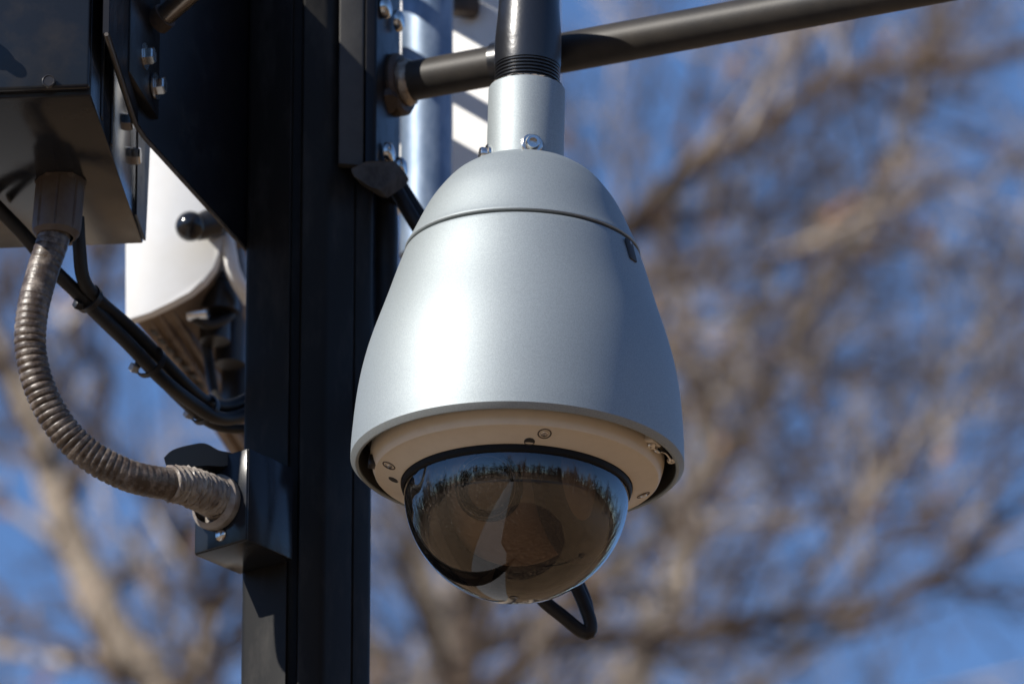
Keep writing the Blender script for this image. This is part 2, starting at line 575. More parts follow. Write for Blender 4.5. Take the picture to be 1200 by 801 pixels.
def hero_tree():
    rng = random.Random(21)
    base = at(420, 400, TY)
    base.z = 0
    t = thing('bare_tree', base, 'nearest bare tree, its thick pale limb rising at lower left behind the conduit', 'tree', 'bare trees behind the cameras')
    S = 0.0018                       # metres per photo pixel at its depth
    fork = Vector((base.x + 0.1, base.y, 6.2))
    bm = bmesh.new()
    add_tube(bm, spline([base + Vector((0, 0, -.1)), base + Vector((.05, 0, 2)), base + Vector((-.02, .05, 4)), fork], 4), [0.30 - 0.012 * i for i in range(13)], 12)
    finish(bm, 'trunk', 'bark', t)
    T = Tubes()
    D = Tubes()
    LF = Tubes()
    limbs = [
        # (points (px, py, dY), radius px from..to)
        ([(290, 1100, 0.0), (200, 850, .1), (130, 740, .15), (70, 610, .2), (25, 480, .3), (-60, 330, .4), (-150, 120, .5)], 46, 22),
        ([(200, 850, .1), (225, 740, .0), (280, 660, -.1), (330, 560, -.1), (380, 400, -.2), (410, 200, -.3)], 24, 10),
        ([(460, 1100, 0), (520, 900, 0), (560, 700, .1), (600, 480, .1), (690, 310, .1), (790, 225, 0), (880, 165, -.1), (990, 85, -.2), (1120, 62, -.3), (1300, 40, -.4)], 34, 15),
        ([(560, 760, .1), (700, 700, .2), (830, 560, .3), (900, 455, .3), (960, 360, .3), (1015, 270, .3), (1060, 140, .4), (1120, -60, .4)], 22, 12),
        ([(530, 860, 0), (640, 760, -.2), (780, 735, -.3), (900, 725, -.4), (1000, 700, -.5), (1090, 660, -.6), (1180, 600, -.7), (1300, 520, -.8)], 24, 12),
        ([(70, 610, .2), (120, 470, .0), (100, 380, -.1), (130, 250, -.2), (110, 60, -.3)], 18, 9),
        ([(690, 310, .1), (760, 250, .4), (800, 160, .6), (830, 60, .7), (900, -80, .8)], 15, 8),
        ([(700, 700, .2), (720, 600, .5), (790, 500, .6), (860, 330, .7), (880, 240, .8)], 14, 7),
        ([(900, 725, -.4), (1000, 600, -.2), (1060, 520, 0), (1150, 440, .1), (1260, 330, .2)], 13, 7),
        ([(690, 310, .1), (820, 330, -.2), (930, 300, -.4), (1080, 230, -.5), (1240, 190, -.6)], 12, 7),
    ]
    for li, (pts, ra, rb) in enumerate(limbs):
        rng = random.Random(100 + li)
        ra, rb = ra * (.85 if li == 0 else .62), rb * .5
        jt = [(px + rng.gauss(0, 9), py + rng.gauss(0, 9), dy) for px, py, dy in pts]
        q = spline([at(px, py, TY + dy) for px, py, dy in jt], 4)
        if pts[0][1] > 1050:
            q = spline([fork + Vector((0, 0, -.25)), q[0].lerp(fork, 0.4)] + [at(px, py, TY + dy) for px, py, dy in jt], 4)
        n = len(q)
        bm = bmesh.new()
        add_tube(bm, q, [(ra + (rb - ra) * i / (n - 1)) * S for i in range(n)], 9)
        finish(bm, 'limb', 'bark' if li in (0, 3) else 'twigdk', t)
        twigs_on(q, ra * S, rb * S, T, 2, rng, 0.21, 0.85, 0, 0.1)
        twigs_on(q, ra * S, rb * S, D, 2, rng, 0.18, 0.95, 0, 0.1)
    for v in rng.sample(range(len(T.v)), 500):
        LF.leaf(Vector(T.v[v]), rng.uniform(.025, .05), rng)
    inv = Matrix.Translation(-base)
    for X, nm, m in ((T, 'crown', 'twig'), (D, 'crown', 'twigdk'), (LF, 'dry_leaves', 'leaf')):
        me = X.mesh(nm, m)
        me.transform(inv)
        o = bpy.data.objects.new(nm, me)
        COL.objects.link(o)
        o.parent = t
    return t


hero_tree()
TREES = [build_tree(3, 15.0, 4.6, 10), build_tree(8, 13.0, 4.2, 9)]
for i, (px, Y, v, rz, s, lab) in enumerate([
        (1150, 25, 0, 0.5, 1.0, 'bare tree whose blurred crown fills the right edge of the picture'),
        (120, 27, 1, 2.1, 1.15, 'bare tree with brown crown blurred behind the conduit at left'),
        (900, 36, 0, 4.0, 1.1, 'bare tree with crown blurred right of the dome camera, mid distance'),
        (1400, 38, 1, 1.0, 1.5, 'farthest bare tree, crown blurred at upper right')]):
    p = at(px, 400, Y)
    plant_tree(TREES[v], p.x, p.y, rz, s, lab, 'bare trees behind the cameras')
ring_rng = random.Random(5)
for k in range(22):
    a_ = R(-200 + k * 20 * 11 / 11 * .86 + ring_rng.uniform(-5, 5))
    d_ = ring_rng.uniform(19, 34)
    x_, y_ = d_ * math.cos(a_), d_ * math.sin(a_)
    if y_ > 12:
        continue
    sun_side = Vector((x_, y_, 0)).normalized().dot(Vector((to_sun.x, to_sun.y, 0)).normalized())
    if sun_side > .93:
        d_ = 40
        x_, y_ = d_ * math.cos(a_), d_ * math.sin(a_)
    plant_tree(TREES[k % 2], x_, y_, ring_rng.uniform(0, 6), ring_rng.uniform(.7, 1.0), 'bare tree seen only as a small reflection in the dome', 'bare trees reflected in the dome')


def far_woods():
    """the wood all round the field, too far off to tell one tree from the next"""
    rng = random.Random(77)
    T = Tubes()
    for k in range(520):
        a = rng.uniform(0, 2 * math.pi)
        d = rng.uniform(36, 80)
        p = Vector((d * math.cos(a), d * math.sin(a), 0))
        h = rng.uniform(8, 14)
        T.add([p, p + Vector((0, 0, h * .8))], .22, .06, 4)
        for j in range(60):
            q = p + Vector((0, 0, h * rng.uniform(.12, .8)))
            dd = Vector((rng.gauss(0, 1), rng.gauss(0, 1), rng.uniform(.1, 1.4))).normalized()
            e = q + dd * h * rng.uniform(.15, .38)
            T.add([q, q.lerp(e, .5) + Vector((rng.gauss(0, .2), rng.gauss(0, .2), .1)), e], rng.uniform(.03, .09), .02, 3)
    o = bpy.data.objects.new('distant_woods', T.mesh('distant_woods', 'twigdk'))
    COL.objects.link(o)
    tag(o, 'grey-brown wood along the horizon, mirrored in the dome', 'woods', kind='stuff')


far_woods()

# ------------------------------------------------------------------ pole
def round_poly(pts, rad, n=4):
    """plan polygon with its corners rounded; rad is one radius or one for each corner"""
    out = []
    N = len(pts)
    for i, p in enumerate(pts):
        r = rad[i] if isinstance(rad, (list, tuple)) else rad
        p = Vector(p[:2])
        a = (Vector(pts[i - 1][:2]) - p)
        b = (Vector(pts[(i + 1) % N][:2]) - p)
        r = min(r, a.length * .45, b.length * .45)
        if r < 1e-5:
            out.append(p)
            continue
        A, B = p + a.normalized() * r, p + b.normalized() * r
        for k in range(n + 1):
            t = k / n
            out.append(A * (1 - t) ** 2 + p * 2 * t * (1 - t) + B * t * t)
    return out


def plan(px, Y, py=760):
    p = at(px, py, Y)
    return (p.x, p.y)


E1 = Vector((math.cos(R(38)), -math.sin(R(38)), 0))      # along the pole's sunny face, to the right
N1 = az(-38)                                              # out of that face
zt = at(362, -330, 5.76).z
pole = thing('pole', (at(362, 760, 5.76).x, 5.76, 0), 'dark grey square pole with grooved front corner carrying all the equipment', 'pole')
pp = [plan(281, 5.745), plan(335, 5.719), plan(337, 5.729), plan(347, 5.730), plan(349, 5.7195), plan(378, 5.7225),
      plan(410.5, 5.7478), plan(411, 5.7500), plan(413, 5.7515), plan(413.5, 5.7502), plan(436, 5.768), plan(424, 5.786), plan(340, 5.812), plan(312, 5.795)]
rp_ = round_poly(pp, [.005, .0012, .0004, .0004, .0012, .004, .0006, .0003, .0003, .0006, .006, .006, .01, .006])
bm = bmesh.new()
add_prism(bm, [Vector((p.x, p.y, 0.02)) for p in rp_], (0, 0, zt - 0.02))
finish(bm, 'shaft', 'pole', pole, sharp=28)
bm = bmesh.new()
add_box(bm, (.22, .22, .018), Matrix.Translation((pole.location.x, 5.765, .0125)), .003)
finish(bm, 'base_plate', 'pole', pole)
bm = bmesh.new()
add_box(bm, (.11, .11, .012), Matrix.Translation((pole.location.x, 5.765, zt + .007)), .003)
finish(bm, 'end_cap', 'plate', pole)
hb = hex_bolt_mesh(.012, .010, .016, 0)
for sx in (-1, 1):
    for sy in (-1, 1):
        place_copy(hb, 'anchor_bolt', pole, Matrix.Translation((pole.location.x + sx * .09, 5.765 + sy * .09, .0245)))

# clamp bracket on the pole's right side
cl = thing('clamp_bracket', at(440, 190, 5.76), 'dark clamp bracket bolted to the right side of the pole, above the hanging cables', 'bracket')
z0, z1 = at(440, 196, 5.735).z, at(440, -150, 5.735).z


def slab(name, pts, z0, z1, m, parent, bev=.0012, rad=.002, **k):
    bm = bmesh.new()
    add_prism(bm, [Vector((p.x, p.y, z0)) for p in round_poly(pts, rad, 3)], (0, 0, z1 - z0))
    return finish(bm, name, m, parent, **k)


slab('front_plate', [plan(397, 5.727, 100), plan(426.5, 5.7315, 100), plan(426.5, 5.7385, 100), plan(397, 5.735, 100)], z0, z1, 'clamplit', cl)
slab('side_plate', [plan(427.6, 5.7315, 100), plan(441, 5.7335, 100), plan(469, 5.800, 100), plan(455, 5.806, 100), plan(430, 5.745, 100)], z0 - .004, z1, 'plate', cl)
NS = Vector((.065, -.0174, 0)).normalized()
db = dome_bolt_mesh(.0082, .0062)
for px, py in ((449, 10), (464, 25), (452.5, 180), (467, 197)):
    t = (px - 447) / 24
    Y = 5.742 + .050 * t
    place_copy(db, 'bolt', cl, frame(at(px, py, Y), NS))
bm = bmesh.new()
lug = [(410, 197), (430, 188), (462, 187), (471, 199), (464, 209), (444, 222), (434, 219), (413, 206)]
add_prism(bm, [at(px, py, 5.716 + max(0, px - 440) * .0010 + (py - 186) * .00012) for px, py in lug], Vector((.006, .018, 0)), .0016, 2)
finish(bm, 'lit_dusty_lug', 'dust_lit', cl)

# ------------------------------------------------------------------ slanting support tube
arm = thing('support_tube', at(468, 98, 5.78), 'long dark tube reaching from the pole to upper right behind the camera neck', 'tube')
ad = Vector((math.cos(R(24.7)), -math.sin(R(24.7)), 0))
a0 = at(472, 97, 5.777)
ar = .0148
bm = bmesh.new()
add_tube(bm, [a0 + ad * (x * .05) for x in range(0, 15)], ar, 40)
finish(bm, 'tube', 'arm', arm)
bm = bmesh.new()
add_lathe(bm, [(ar + .0002, .0105), (ar + .0022, .009), (ar + .0030, .006), (ar + .0022, .0025), (ar + .0002, 0.001)], 40, frame(a0 - ad * .002, ad))
for v in bm.verts:
    v.co += Vector((random.gauss(0, .0003), random.gauss(0, .0003), random.gauss(0, .0003)))
finish(bm, 'weld_bead', 'weld', arm)
bm = bmesh.new()
add_lathe(bm, [(0, -.016), (.021, -.016), (.0235, -.012), (.0235, .0), (.021, .0025), (ar, .003)], 40, frame(a0 - ad * .001 - Vector((0, 0, .001)), ad))
finish(bm, 'flange', 'rust', arm)
bm = bmesh.new()
add_lathe(bm, [(.0125, 0), (.0155, .003), (.0155, .010), (0, .012)], 24, frame(a0 + ad * .70, ad))
finish(bm, 'end_plug', 'dark', arm)
bm = bmesh.new()
add_lathe(bm, [(.0095, -.020), (.0105, .0), (.0085, .005), (0, .006)], 8, frame(at(452, 119, 5.765), Vector((.3, -.6, -.75))))
finish(bm, 'lug', 'rust', arm)

# ------------------------------------------------------------------ dome camera
Y0 = 5.563
rimc = at(606, 548, Y0)
rot = Matrix.Rotation(R(1.4), 3, 'Y')
cmr = thing('security_camera', rimc, 'large silver pendant dome security camera with smoked bubble in the centre', 'camera', rot=rot)


def prof(pts):
    return [(r * U, h * U) for r, h in pts]


def smooth_prof(pts, n=6):
    q = spline([Vector((r, h, 0)) for r, h in pts], n)
    return [(p.x, p.y) for p in q]


shell = smooth_prof([(194.6, 6.6), (193.9, 32), (190, 80), (184, 118), (175, 154), (159, 203), (146.5, 243), (139.3, 263.8)])
shell = [(184.5, 30), (184.5, 5), (185.2, 1.0), (187.0, 0), (188.6, 0.2), (193.9, 5.6)] + shell + [(138.2, 265.2), (133, 265.5), (128, 262)]
bm = bmesh.new()
add_lathe(bm, prof(shell), 128)
lower = finish(bm, 'lower_housing', 'silver', cmr, local=True, sharp=24)
capp = [(128, 267), (134.5, 268.0), (138.2, 268.6), (139.0, 270.0)] + smooth_prof([(138.6, 271.5), (133, 282), (115, 321), (101, 343), (86, 361), (70, 373), (58, 379), (50, 381.2), (45, 382)])
bm = bmesh.new()
add_lathe(bm, prof(capp), 128)
capo = finish(bm, 'housing_cap', 'silver', cmr, local=True, sharp=40)
bm = bmesh.new()                   # dark gap between the two shells
add_lathe(bm, prof([(131, 258), (131, 275)]), 96)
finish(bm, 'seam_gap', 'inside', cmr, local=True)
bm = bmesh.new()
add_lathe(bm, prof([(45.6, 376), (45.6, 478.5), (44.6, 480.6), (43, 481), (36, 481)]), 80)
finish(bm, 'mounting_collar', 'silver', cmr, local=True, sharp=40)
sk = socket_screw_mesh(.0052, .0058)
bm = bmesh.new()
add_lathe(bm, [(.0078, -.003), (.0078, .0008), (.0070, .0014), (.0048, .0014)], 28)
wsh = keep_mesh(bm, 'washer', 'steel')
for deg in (10, -77, 130, 220):
    dv = Vector((math.sin(R(deg)), -math.cos(R(deg)), 0))
    mw = cmr.matrix_world @ frame(dv * 45.6 * U + Vector((0, 0, 391 * U)), dv)
    place_copy(sk, 'collar_screw', cmr, mw)
    place_copy(wsh, 'washer', cmr, mw)
# underside
bm = bmesh.new()
add_lathe(bm, prof([(184.2, 2.4), (184.2, 44), (150, 46), (120, 46)]), 96)
finish(bm, 'cavity', 'inside', cmr, local=True)
ring = [(167, 44), (171.5, 16), (171.5, 10), (170.6, 4), (168.4, -4), (166.5, -9), (165, -10.6), (163.6, -11.0), (160, -11.8), (150, -16.2), (140, -20.6), (137, -22.2), (135.4, -22.6), (134.6, -21.5), (134.4, -6)]
bm = bmesh.new()
add_lathe(bm, prof(ring), 128)
ringo = finish(bm, 'trim_ring', 'cream', cmr, local=True, sharp=30)
bm = bmesh.new()
add_lathe(bm, prof([(134.3, -6), (134.3, -26.5), (133.8, -28.6), (132.8, -30.5), (131.6, -31.2), (131.1, -30.8), (130.9, -24)]), 128)
finish(bm, 'gasket', 'gasket', cmr, local=True)


def ring_pt(r, deg, drop=0.0):
    h = -11.5 - (r - 161) * (-0.44) if r < 161 else -11.5
    h = -11.8 + (r - 160) * 0.442
    return Vector((r * math.sin(R(deg)), -r * math.cos(R(deg)), h - drop)) * U


RN = lambda deg: Vector((.42 * math.sin(R(deg)) * 1, -.42 * math.cos(R(deg)) * 1, -1)).normalized()
bm = bmesh.new()
add_lathe(bm, prof([(8.2, .15), (7.9, .7), (7.0, .7), (6.4, -.6), (0, -.6)]), 28)
recess = keep_mesh(bm, 'screw_recess', mat('recess', (.10, .085, .065), .6).name if False else 'rust')
bm = bmesh.new()
add_lathe(bm, prof([(4.6, -.5), (4.6, 1.0), (3.8, 1.9), (1.4, 2.1), (1.2, 1.3), (0, 1.3)]), 20)
pan = keep_mesh(bm, 'screw', 'steel')
bm = bmesh.new()
add_lathe(bm, prof([(6.4, .1), (6.1, .5), (5.6, .5), (5.2, .1), (0, .1)]), 24)
dim = keep_mesh(bm, 'plug', 'inside')
for deg in (12, -76, 105, 193):
    p = ring_pt(153, deg)
    mw = cmr.matrix_world @ frame(p, RN(deg))
    s = place_copy(recess, 'screw_recess', ringo, mw)
    s.matrix_local = ORG[cmr.name] @ mw
    place_copy(pan, 'ring_screw', ringo, cmr.matrix_world @ frame(p + Vector((0, 0, .0)), RN(deg)))
for r, deg in ((139.5, 6), (143.5, -89)):
    place_copy(dim, 'plug', ringo, cmr.matrix_world @ frame(ring_pt(r, deg), RN(deg)))
bm = bmesh.new()
dv = Vector((math.sin(R(-84)), -math.cos(R(-84)), 0))
add_box(bm, (.010, .006, .008), frame(dv * 169 * U + Vector((0, 0, -3 * U)), Vector((0, 0, 1)), Vector((-dv.y, dv.x, 0))), .001)
finish(bm, 'release_tab', 'dark', cmr, local=True)
# bubble
sph = [(0, -161)] + [(131 * math.sin(R(a)), -30 - 131 * math.cos(R(a))) for a in [3 * i for i in range(1, 31)]] + [(131, -24)]
bm = bmesh.new()
add_lathe(bm, prof(sph), 128)
dome = finish(bm, 'dome_cover', 'glass', cmr, local=True)
bm = bmesh.new()
add_lathe(bm, prof([(0, -160.9), (2.2, -161.1), (4.6, -161.6), (5.4, -161.2), (5.6, -160.2)]), 20)
finish(bm, 'drain_plug', mat('clear_plug', (.03, .025, .02), .3), dome, local=True)
# what sits inside the bubble
bm = bmesh.new()
bmesh.ops.create_uvsphere(bm, u_segments=48, v_segments=24, radius=92 * U, matrix=Matrix.Translation((0, 0, -24 * U)))
ball = finish(bm, 'camera_ball', 'ball', cmr, local=True)
for s in (-1, 1):
    bm = bmesh.new()
    xs = Vector((math.cos(R(-24)), math.sin(R(-24)), 0)) * s
    add_lathe(bm, prof([(100, 60), (104, 62), (104, 74), (92, 78), (0, 78)]), 48, frame(Vector((0, 0, -18 * U)), xs), cap0=True)
    finish(bm, 'side_cheek', mat('cheek_grey', (.11, .105, .10), .5), cmr, local=True)
ld = Vector((math.sin(R(-22)), -math.cos(R(-22)), -.36)).normalized()
bm = bmesh.new()
add_lathe(bm, prof([(40, 82), (40, 95), (37, 97), (33, 97), (32, 90), (0, 89)]), 48, frame(Vector((0, 0, -24 * U)), ld))
lh = finish(bm, 'lens_barrel', 'gasket', ball, local=True)
bm = bmesh.new()
add_lathe(bm, prof([(31.5, 90), (28, 93.5), (20, 96), (10, 97.2), (0, 97.6)]), 40, frame(Vector((0, 0, -24 * U)), ld))
finish(bm, 'lens', 'lens', ball, local=True)
bm = bmesh.new()
add_lathe(bm, prof([(36.4, 97.0), (36.0, 97.6), (35.2, 97.6), (34.8, 97.0)]), 48, frame(Vector((0, 0, -24 * U)), ld))
finish(bm, 'lens_ring', mat('ring_grey', (.22, .20, .18), .4, .6), ball, local=True)
bm = bmesh.new()
add_lathe(bm, prof([(133, -4), (128, -2), (0, -2)]), 64)
finish(bm, 'mounting_plate', 'inside', cmr, local=True)
# latch slot below the seam on the right
bm = bmesh.new()
dv = Vector((math.sin(R(60)), -math.cos(R(60)), 0.27)).normalized()
tx = Vector((0, 0, 1))
q = frame(Vector((math.sin(R(60)), -math.cos(R(60)), 0)) * 146.4 * U + Vector((0, 0, 247 * U)), dv, tx)
add_box(bm, (29 * U, 16 * U, 3.6 * U), q, .0011)
lat = finish(bm, 'latch_slot', 'inside', cmr, local=True)
bm = bmesh.new()
add_box(bm, (5 * U, 5 * U, 3.0 * U), q @ Matrix.Translation((10.5 * U, -2 * U, .7 * U)), .0006)
finish(bm, 'latch_tip', 'silver', lat, local=True)
# lanyard on the right of the underside
lan = []
bm = bmesh.new()
L0, L1 = 64, 86
pa = Vector((172 * math.sin(R(L0)), -172 * math.cos(R(L0)), 6)) * U
pb = Vector((181.5 * math.sin(R(L1 - 4)), -181.5 * math.cos(R(L1 - 4)), 13)) * U
mid = [pa + Vector((0, 0, -.003)), pa.lerp(pb, .25) + Vector((.0005, -.0012, -.0042)), pa.lerp(pb, .6) + Vector((.001, -.001, -.003)), pa.lerp(pb, .85) + Vector((0.001, 0, -.005)), pb + Vector((0, 0, -.005))]
add_tube(bm, spline(mid, 6), .0009, 8)
lano = finish(bm, 'lanyard', 'steel', cmr, local=True)
bm = bmesh.new()
add_box(bm, (.006, .0032, .003), frame(pa.lerp(pb, .27) + Vector((.0005, -.0012, -.0042)), Vector((0, 0, 1)), pb - pa), .0006)
finish(bm, 'crimp_sleeve', 'steel', lano, local=True)
bm = bmesh.new()
add_box(bm, (.016, .010, .006), frame(pa + Vector((0, 0, .0015)), Vector((0, 0, 1)), Vector((math.cos(R(L0)), math.sin(R(L0)), 0))), .0015)
finish(bm, 'lanyard_lug', 'cream', lano, local=True)
for p in (pa + Vector((0, 0, -.0022)), pb + Vector((0, 0, -.005))):
    mw = cmr.matrix_world @ frame(p, Vector((.2, -.15, -1))) @ Matrix.Scale(1.3, 4)
    bm_s = .95
    place_copy(pan, 'lanyard_screw', lano, mw)
for k in range(3):
    bm = bmesh.new()
    deg = 93 + 2.3 * k
    dv = Vector((math.sin(R(deg)), -math.cos(R(deg)), 0))
    add_box(bm, (.0045, .0009, .0008), frame(dv * 180 * U + Vector((0, 0, 29 * U)), Vector((0, 0, 1)), dv))
    add_box(bm, (.0045, .0009, .012), frame(dv * 180 * U + Vector((0, 0, 36 * U)), Vector((0, 0, 1)), dv))
    finish(bm, 'cavity_rib', 'rust', cmr, local=True)

# ------------------------------------------------------------------ pendant pipe
pip = thing('pendant_pipe', cmr.matrix_world @ Vector((0, 0, 481.5 * U)), 'glossy black pipe screwed into the collar of the silver dome camera', 'pipe')
MWc = cmr.matrix_world.copy()
bm = bmesh.new()
up_pts = [MWc @ (Vector((0, 0, h)) * U) for h in (509, 514, 530, 552, 574)]
up_pts += [at(*p) for p in ((620.5, -34, 5.566), (621, -46, 5.582), (621, -49, 5.606), (621, -34, 5.634), (621, 0, 5.664), (621, 36, 5.690), (621, 74, 5.706))]
q = even(spline(up_pts, 8), .004)
rr = []
for i, p in enumerate(q):
    h = (MWc.inverted() @ p).z / U
    rr.append((39.2 if h < 511 else 39.6 if h < 545 else 39.6 - min(3.4, (h - 545) * .075)) * U)
add_tube(bm, q, rr, 48)
finish(bm, 'pipe', 'blackpipe', pip)
th = [(36, 480)]
for k in range(6):
    h = 483 + k * 4.4
    th += [(36.6, h), (38.8, h + .9), (39.0, h + 2.4), (36.8, h + 3.4)]
th += [(36.6, 510.5)]
bm = bmesh.new()
add_lathe(bm, prof(th), 64, MWc)
finish(bm, 'thread', 'blackpipe', pip, sharp=20)
bm = bmesh.new()
add_lathe(bm, prof([(44.2, 481.4), (41, 483.2), (37, 484.4), (35, 484.4)]), 64, MWc)
for v in bm.verts:
    v.co += Vector((random.gauss(0, .0003), random.gauss(0, .0003), random.gauss(0, .0004)))
finish(bm, 'sealant', mat('old_sealant', (.16, .12, .09), .8, col2=(.35, .32, .28), scale=250, thresh=(.45, .6)), pip)
bm = bmesh.new()                   # saddle that grips the support tube behind the pipe
add_tube(bm, [a0 + ad * (.098 - .022), a0 + ad * (.098 + .022)], .0172, 32)
finish(bm, 'saddle', 'blackpipe', pip)

# ------------------------------------------------------------------ junction box on the pole's sunny face
Rj = Vector((*plan(344, 5.7147, 656), at(344, 656, 5.7147).z)) + N1 * .0006
jh = .0705
jw, jd = .0495, .0505
jb = thing('junction_box', Rj - E1 * jw / 2 + N1 * jd / 2, 'small square blue-black junction box on the pole where the conduit ends', 'junction box')
pts = [Rj, Rj + N1 * jd, Rj + N1 * jd - E1 * jw, Rj - E1 * jw]
bm = bmesh.new()
add_prism(bm, pts, (0, 0, jh), .0012, 2)
jbody = finish(bm, 'body', 'box', jb)
fc = Rj + N1 * jd - E1 * jw * .52 + Vector((0, 0, jh * .47))
lipm = bmesh.new()
mface = frame(Rj + N1 * (jd + .0004) - E1 * jw * .5 + Vector((0, 0, jh * .5)), N1, Vector((0, 0, 1)))
add_box(lipm, (jh * .975, jw * .96, .0016), mface, .0005)
lid = finish(lipm, 'lid', 'box', jb)
sp = dome_bolt_mesh(.0048, .0042)
place_copy(sp, 'screw', lid, frame(at(262, 628, 5.6905) + N1 * .0015, N1))
bm = bmesh.new()                   # lumpy black hood above the fitting
hp = [(192, 536), (202, 527), (222, 521), (240, 519), (256, 527), (272, 531), (276, 540), (262, 546), (244, 545), (216, 547), (197, 547)]
hb_ = [at(p.x, p.y, 5.664 + (p.x - 192) * .00028) for p in spline([Vector((x, y, 0)) for x, y in hp + hp[:1]], 3)[:-1]]
add_prism(bm, hb_, Vector((.012, .022, 0)))
finish(bm, 'hood', 'dark', jb)

# ------------------------------------------------------------------ big equipment box
eb_FR = Vector((*plan(107, 5.45, 112), 0))
eb_BR = Vector((*plan(168, 5.718, 285), 0))
zb = at(107, 112, 5.45).z
sdv = (eb_BR - eb_FR)
eb_d = sdv.length
sdv.normalize()
lft = Vector((-sdv.y, sdv.x, 0))
EBW, EBH = .118, .205
eb = thing('equipment_box', (eb_FR + eb_BR) / 2 + lft * EBW / 2 + Vector((0, 0, zb)), 'big blue-black steel box at upper left with conduit leaving its underside', 'box')
bm = bmesh.new()
b0 = [eb_FR, eb_FR + lft * EBW, eb_BR + lft * EBW, eb_BR]
add_prism(bm, [p + Vector((0, 0, zb)) for p in b0], (0, 0, EBH), .0016, 2)
ebo = finish(bm, 'body', 'box', eb)
bm = bmesh.new()                   # the door stands a little proud of the front
fr_c = eb_FR + lft * EBW / 2 - sdv * .004 + Vector((0, 0, zb + EBH / 2 + .0015))
add_box(bm, (EBW - .001, .008, EBH - .004), frame(fr_c, Vector((0, 0, 1)), lft), .0022, 3)
door = finish(bm, 'door', 'box', eb)
bm = bmesh.new()
add_lathe(bm, [(.0048, -.002), (.0048, .0004), (.004, .0008), (.0034, .0003), (0, .0002)], 20, frame(at(57, 95, 5.4405), -sdv))
finish(bm, 'rivet', 'box', door)
bm = bmesh.new()                   # latch just outside the picture; its shadow falls on the door
lc = at(-66, 10, 5.4395)
add_lathe(bm, [(.008, 0), (.008, .018), (.007, .021), (0, .021)], 24, frame(lc, -sdv), cap0=True)
add_tube(bm, [lc - sdv * .018, lc - sdv * .019 + Vector((.008, 0, -.006)), lc - sdv * .019 + Vector((.013, 0, -.010))], .005, 12)
finish(bm, 'latch', 'plate', door)
# right side: raised strips and hex bolts with washers
NSd = -lft
for f0, f1, off in ((.16, .19, .0012), (.34, .36, .0016)):
    bm = bmesh.new()
    c = eb_FR + sdv * eb_d * (f0 + f1) / 2 + NSd * off / 2 + Vector((0, 0, zb + EBH / 2))
    add_box(bm, (eb_d * (f1 - f0), off, EBH - .006), frame(c, Vector((0, 0, 1)), sdv), .0004)
    finish(bm, 'side_rib', 'plate', eb)
hx = hex_bolt_mesh(.0068, .0075, .0098, .010)
for px, py, Y in ((140, 143, 5.617), (149, 183, 5.655)):
    place_copy(hx, 'bolt', eb, frame(at(px + 4, py, Y), NSd))
    bm = bmesh.new()
    add_lathe(bm, [(.0075, 0), (.0075, .006)], 24, frame(at(px - 9, py, Y), NSd), cap0=True, cap1=True)
    finish(bm, 'spacer', 'dark', eb)
bm = bmesh.new()                   # rear flange, shiny strip at the back of the right side
add_prism(bm, [eb_BR + Vector((0, 0, zb + .002)) - sdv * .05 + NSd * .0004, eb_BR + Vector((0, 0, zb + .002)) + NSd * .0004 - sdv * .0015, eb_BR + NSd * .0060 - sdv * .0015 + Vector((0, 0, zb + EBH)), eb_BR - sdv * .05 + NSd * .0004 + Vector((0, 0, zb + EBH))], NSd * .0016)
finish(bm, 'rear_flange', 'plate', eb)

# ------------------------------------------------------------------ bracket plate between box and pole
bk = thing('mounting_plate', at(165, 150, 5.666), 'black bent steel plate with hex bolts joining the big box to the pole', 'bracket')
zq = at(126, 39, 5.432).z
A_ = Vector((*plan(128, 5.432, 39), zq))
B_ = Vector((*plan(162, 5.590, 146), zq))
B2 = at(172, 160, 5.606)
C_ = at(291, 291, 5.752)
top = at(165, -170, 5.60).z
bm = bmesh.new()
add_prism(bm, [A_, B_, Vector((B_.x, B_.y, top)), Vector((A_.x, A_.y, top))], Vector((-.0048, .0007, 0)), .0004, 1)
finish(bm, 'side_plate', 'plate', bk)
mid_ = B2.lerp(C_, .5)
bm = bmesh.new()
add_prism(bm, [B_, B2, C_, Vector((C_.x, C_.y, top)), Vector((B2.x, B2.y, top)), Vector((B_.x, B_.y, top))], Vector((-.0036, -.0030, 0)))
finish(bm, 'gusset', 'plate', bk, sharp=20)
bm = bmesh.new()
edge = [A_, B_, B2, C_]
add_tube(bm, [p + Vector((-.002, .0, -.0008)) for p in [A_, A_.lerp(B_, .5), B_, B2, B2.lerp(C_, .5), C_]], .0016, 6)
finish(bm, 'lit_edge', 'edge', bk)  # strip coloured to show ground light along the plate's lower edge
za = at(152, 84, 5.53).z
P0, P1 = Vector((*plan(152, 5.530, 84), za)), Vector((*plan(186, 5.615, 140), za))
bm = bmesh.new()
add_prism(bm, [P0, P1, Vector((P1.x, P1.y, top)), Vector((P0.x, P0.y, top))], Vector((-.0075, .0022, 0)), .0008, 2)
finish(bm, 'angle_strip', 'plate', bk)
hx2 = hex_bolt_mesh(.0066, .0064, .0098, .012)
NG = Vector((.97, -.25, 0))
for px, py, Y in ((171, 66, 5.570), (184, 101, 5.596)):
    place_copy(hx2, 'bolt', bk, frame(at(px, py, Y), NG))

st = thing('strut', at(188, 30, 5.59), 'short shiny strut slanting up at the top, left of the pole', 'strut')
s0, s1 = at(187, 24, 5.590), at(300, -75, 5.53)
bm = bmesh.new()
add_tube(bm, [s0, s1], .0078, 24)
finish(bm, 'bar', mat('strut_metal', (.32, .27, .22), .25, .9), st)
bm = bmesh.new()
add_tube(bm, [s0 - (s1 - s0).normalized() * .003, s0 + (s1 - s0).normalized() * .006], .0098, 24)
finish(bm, 'end_collar', 'rust', st)

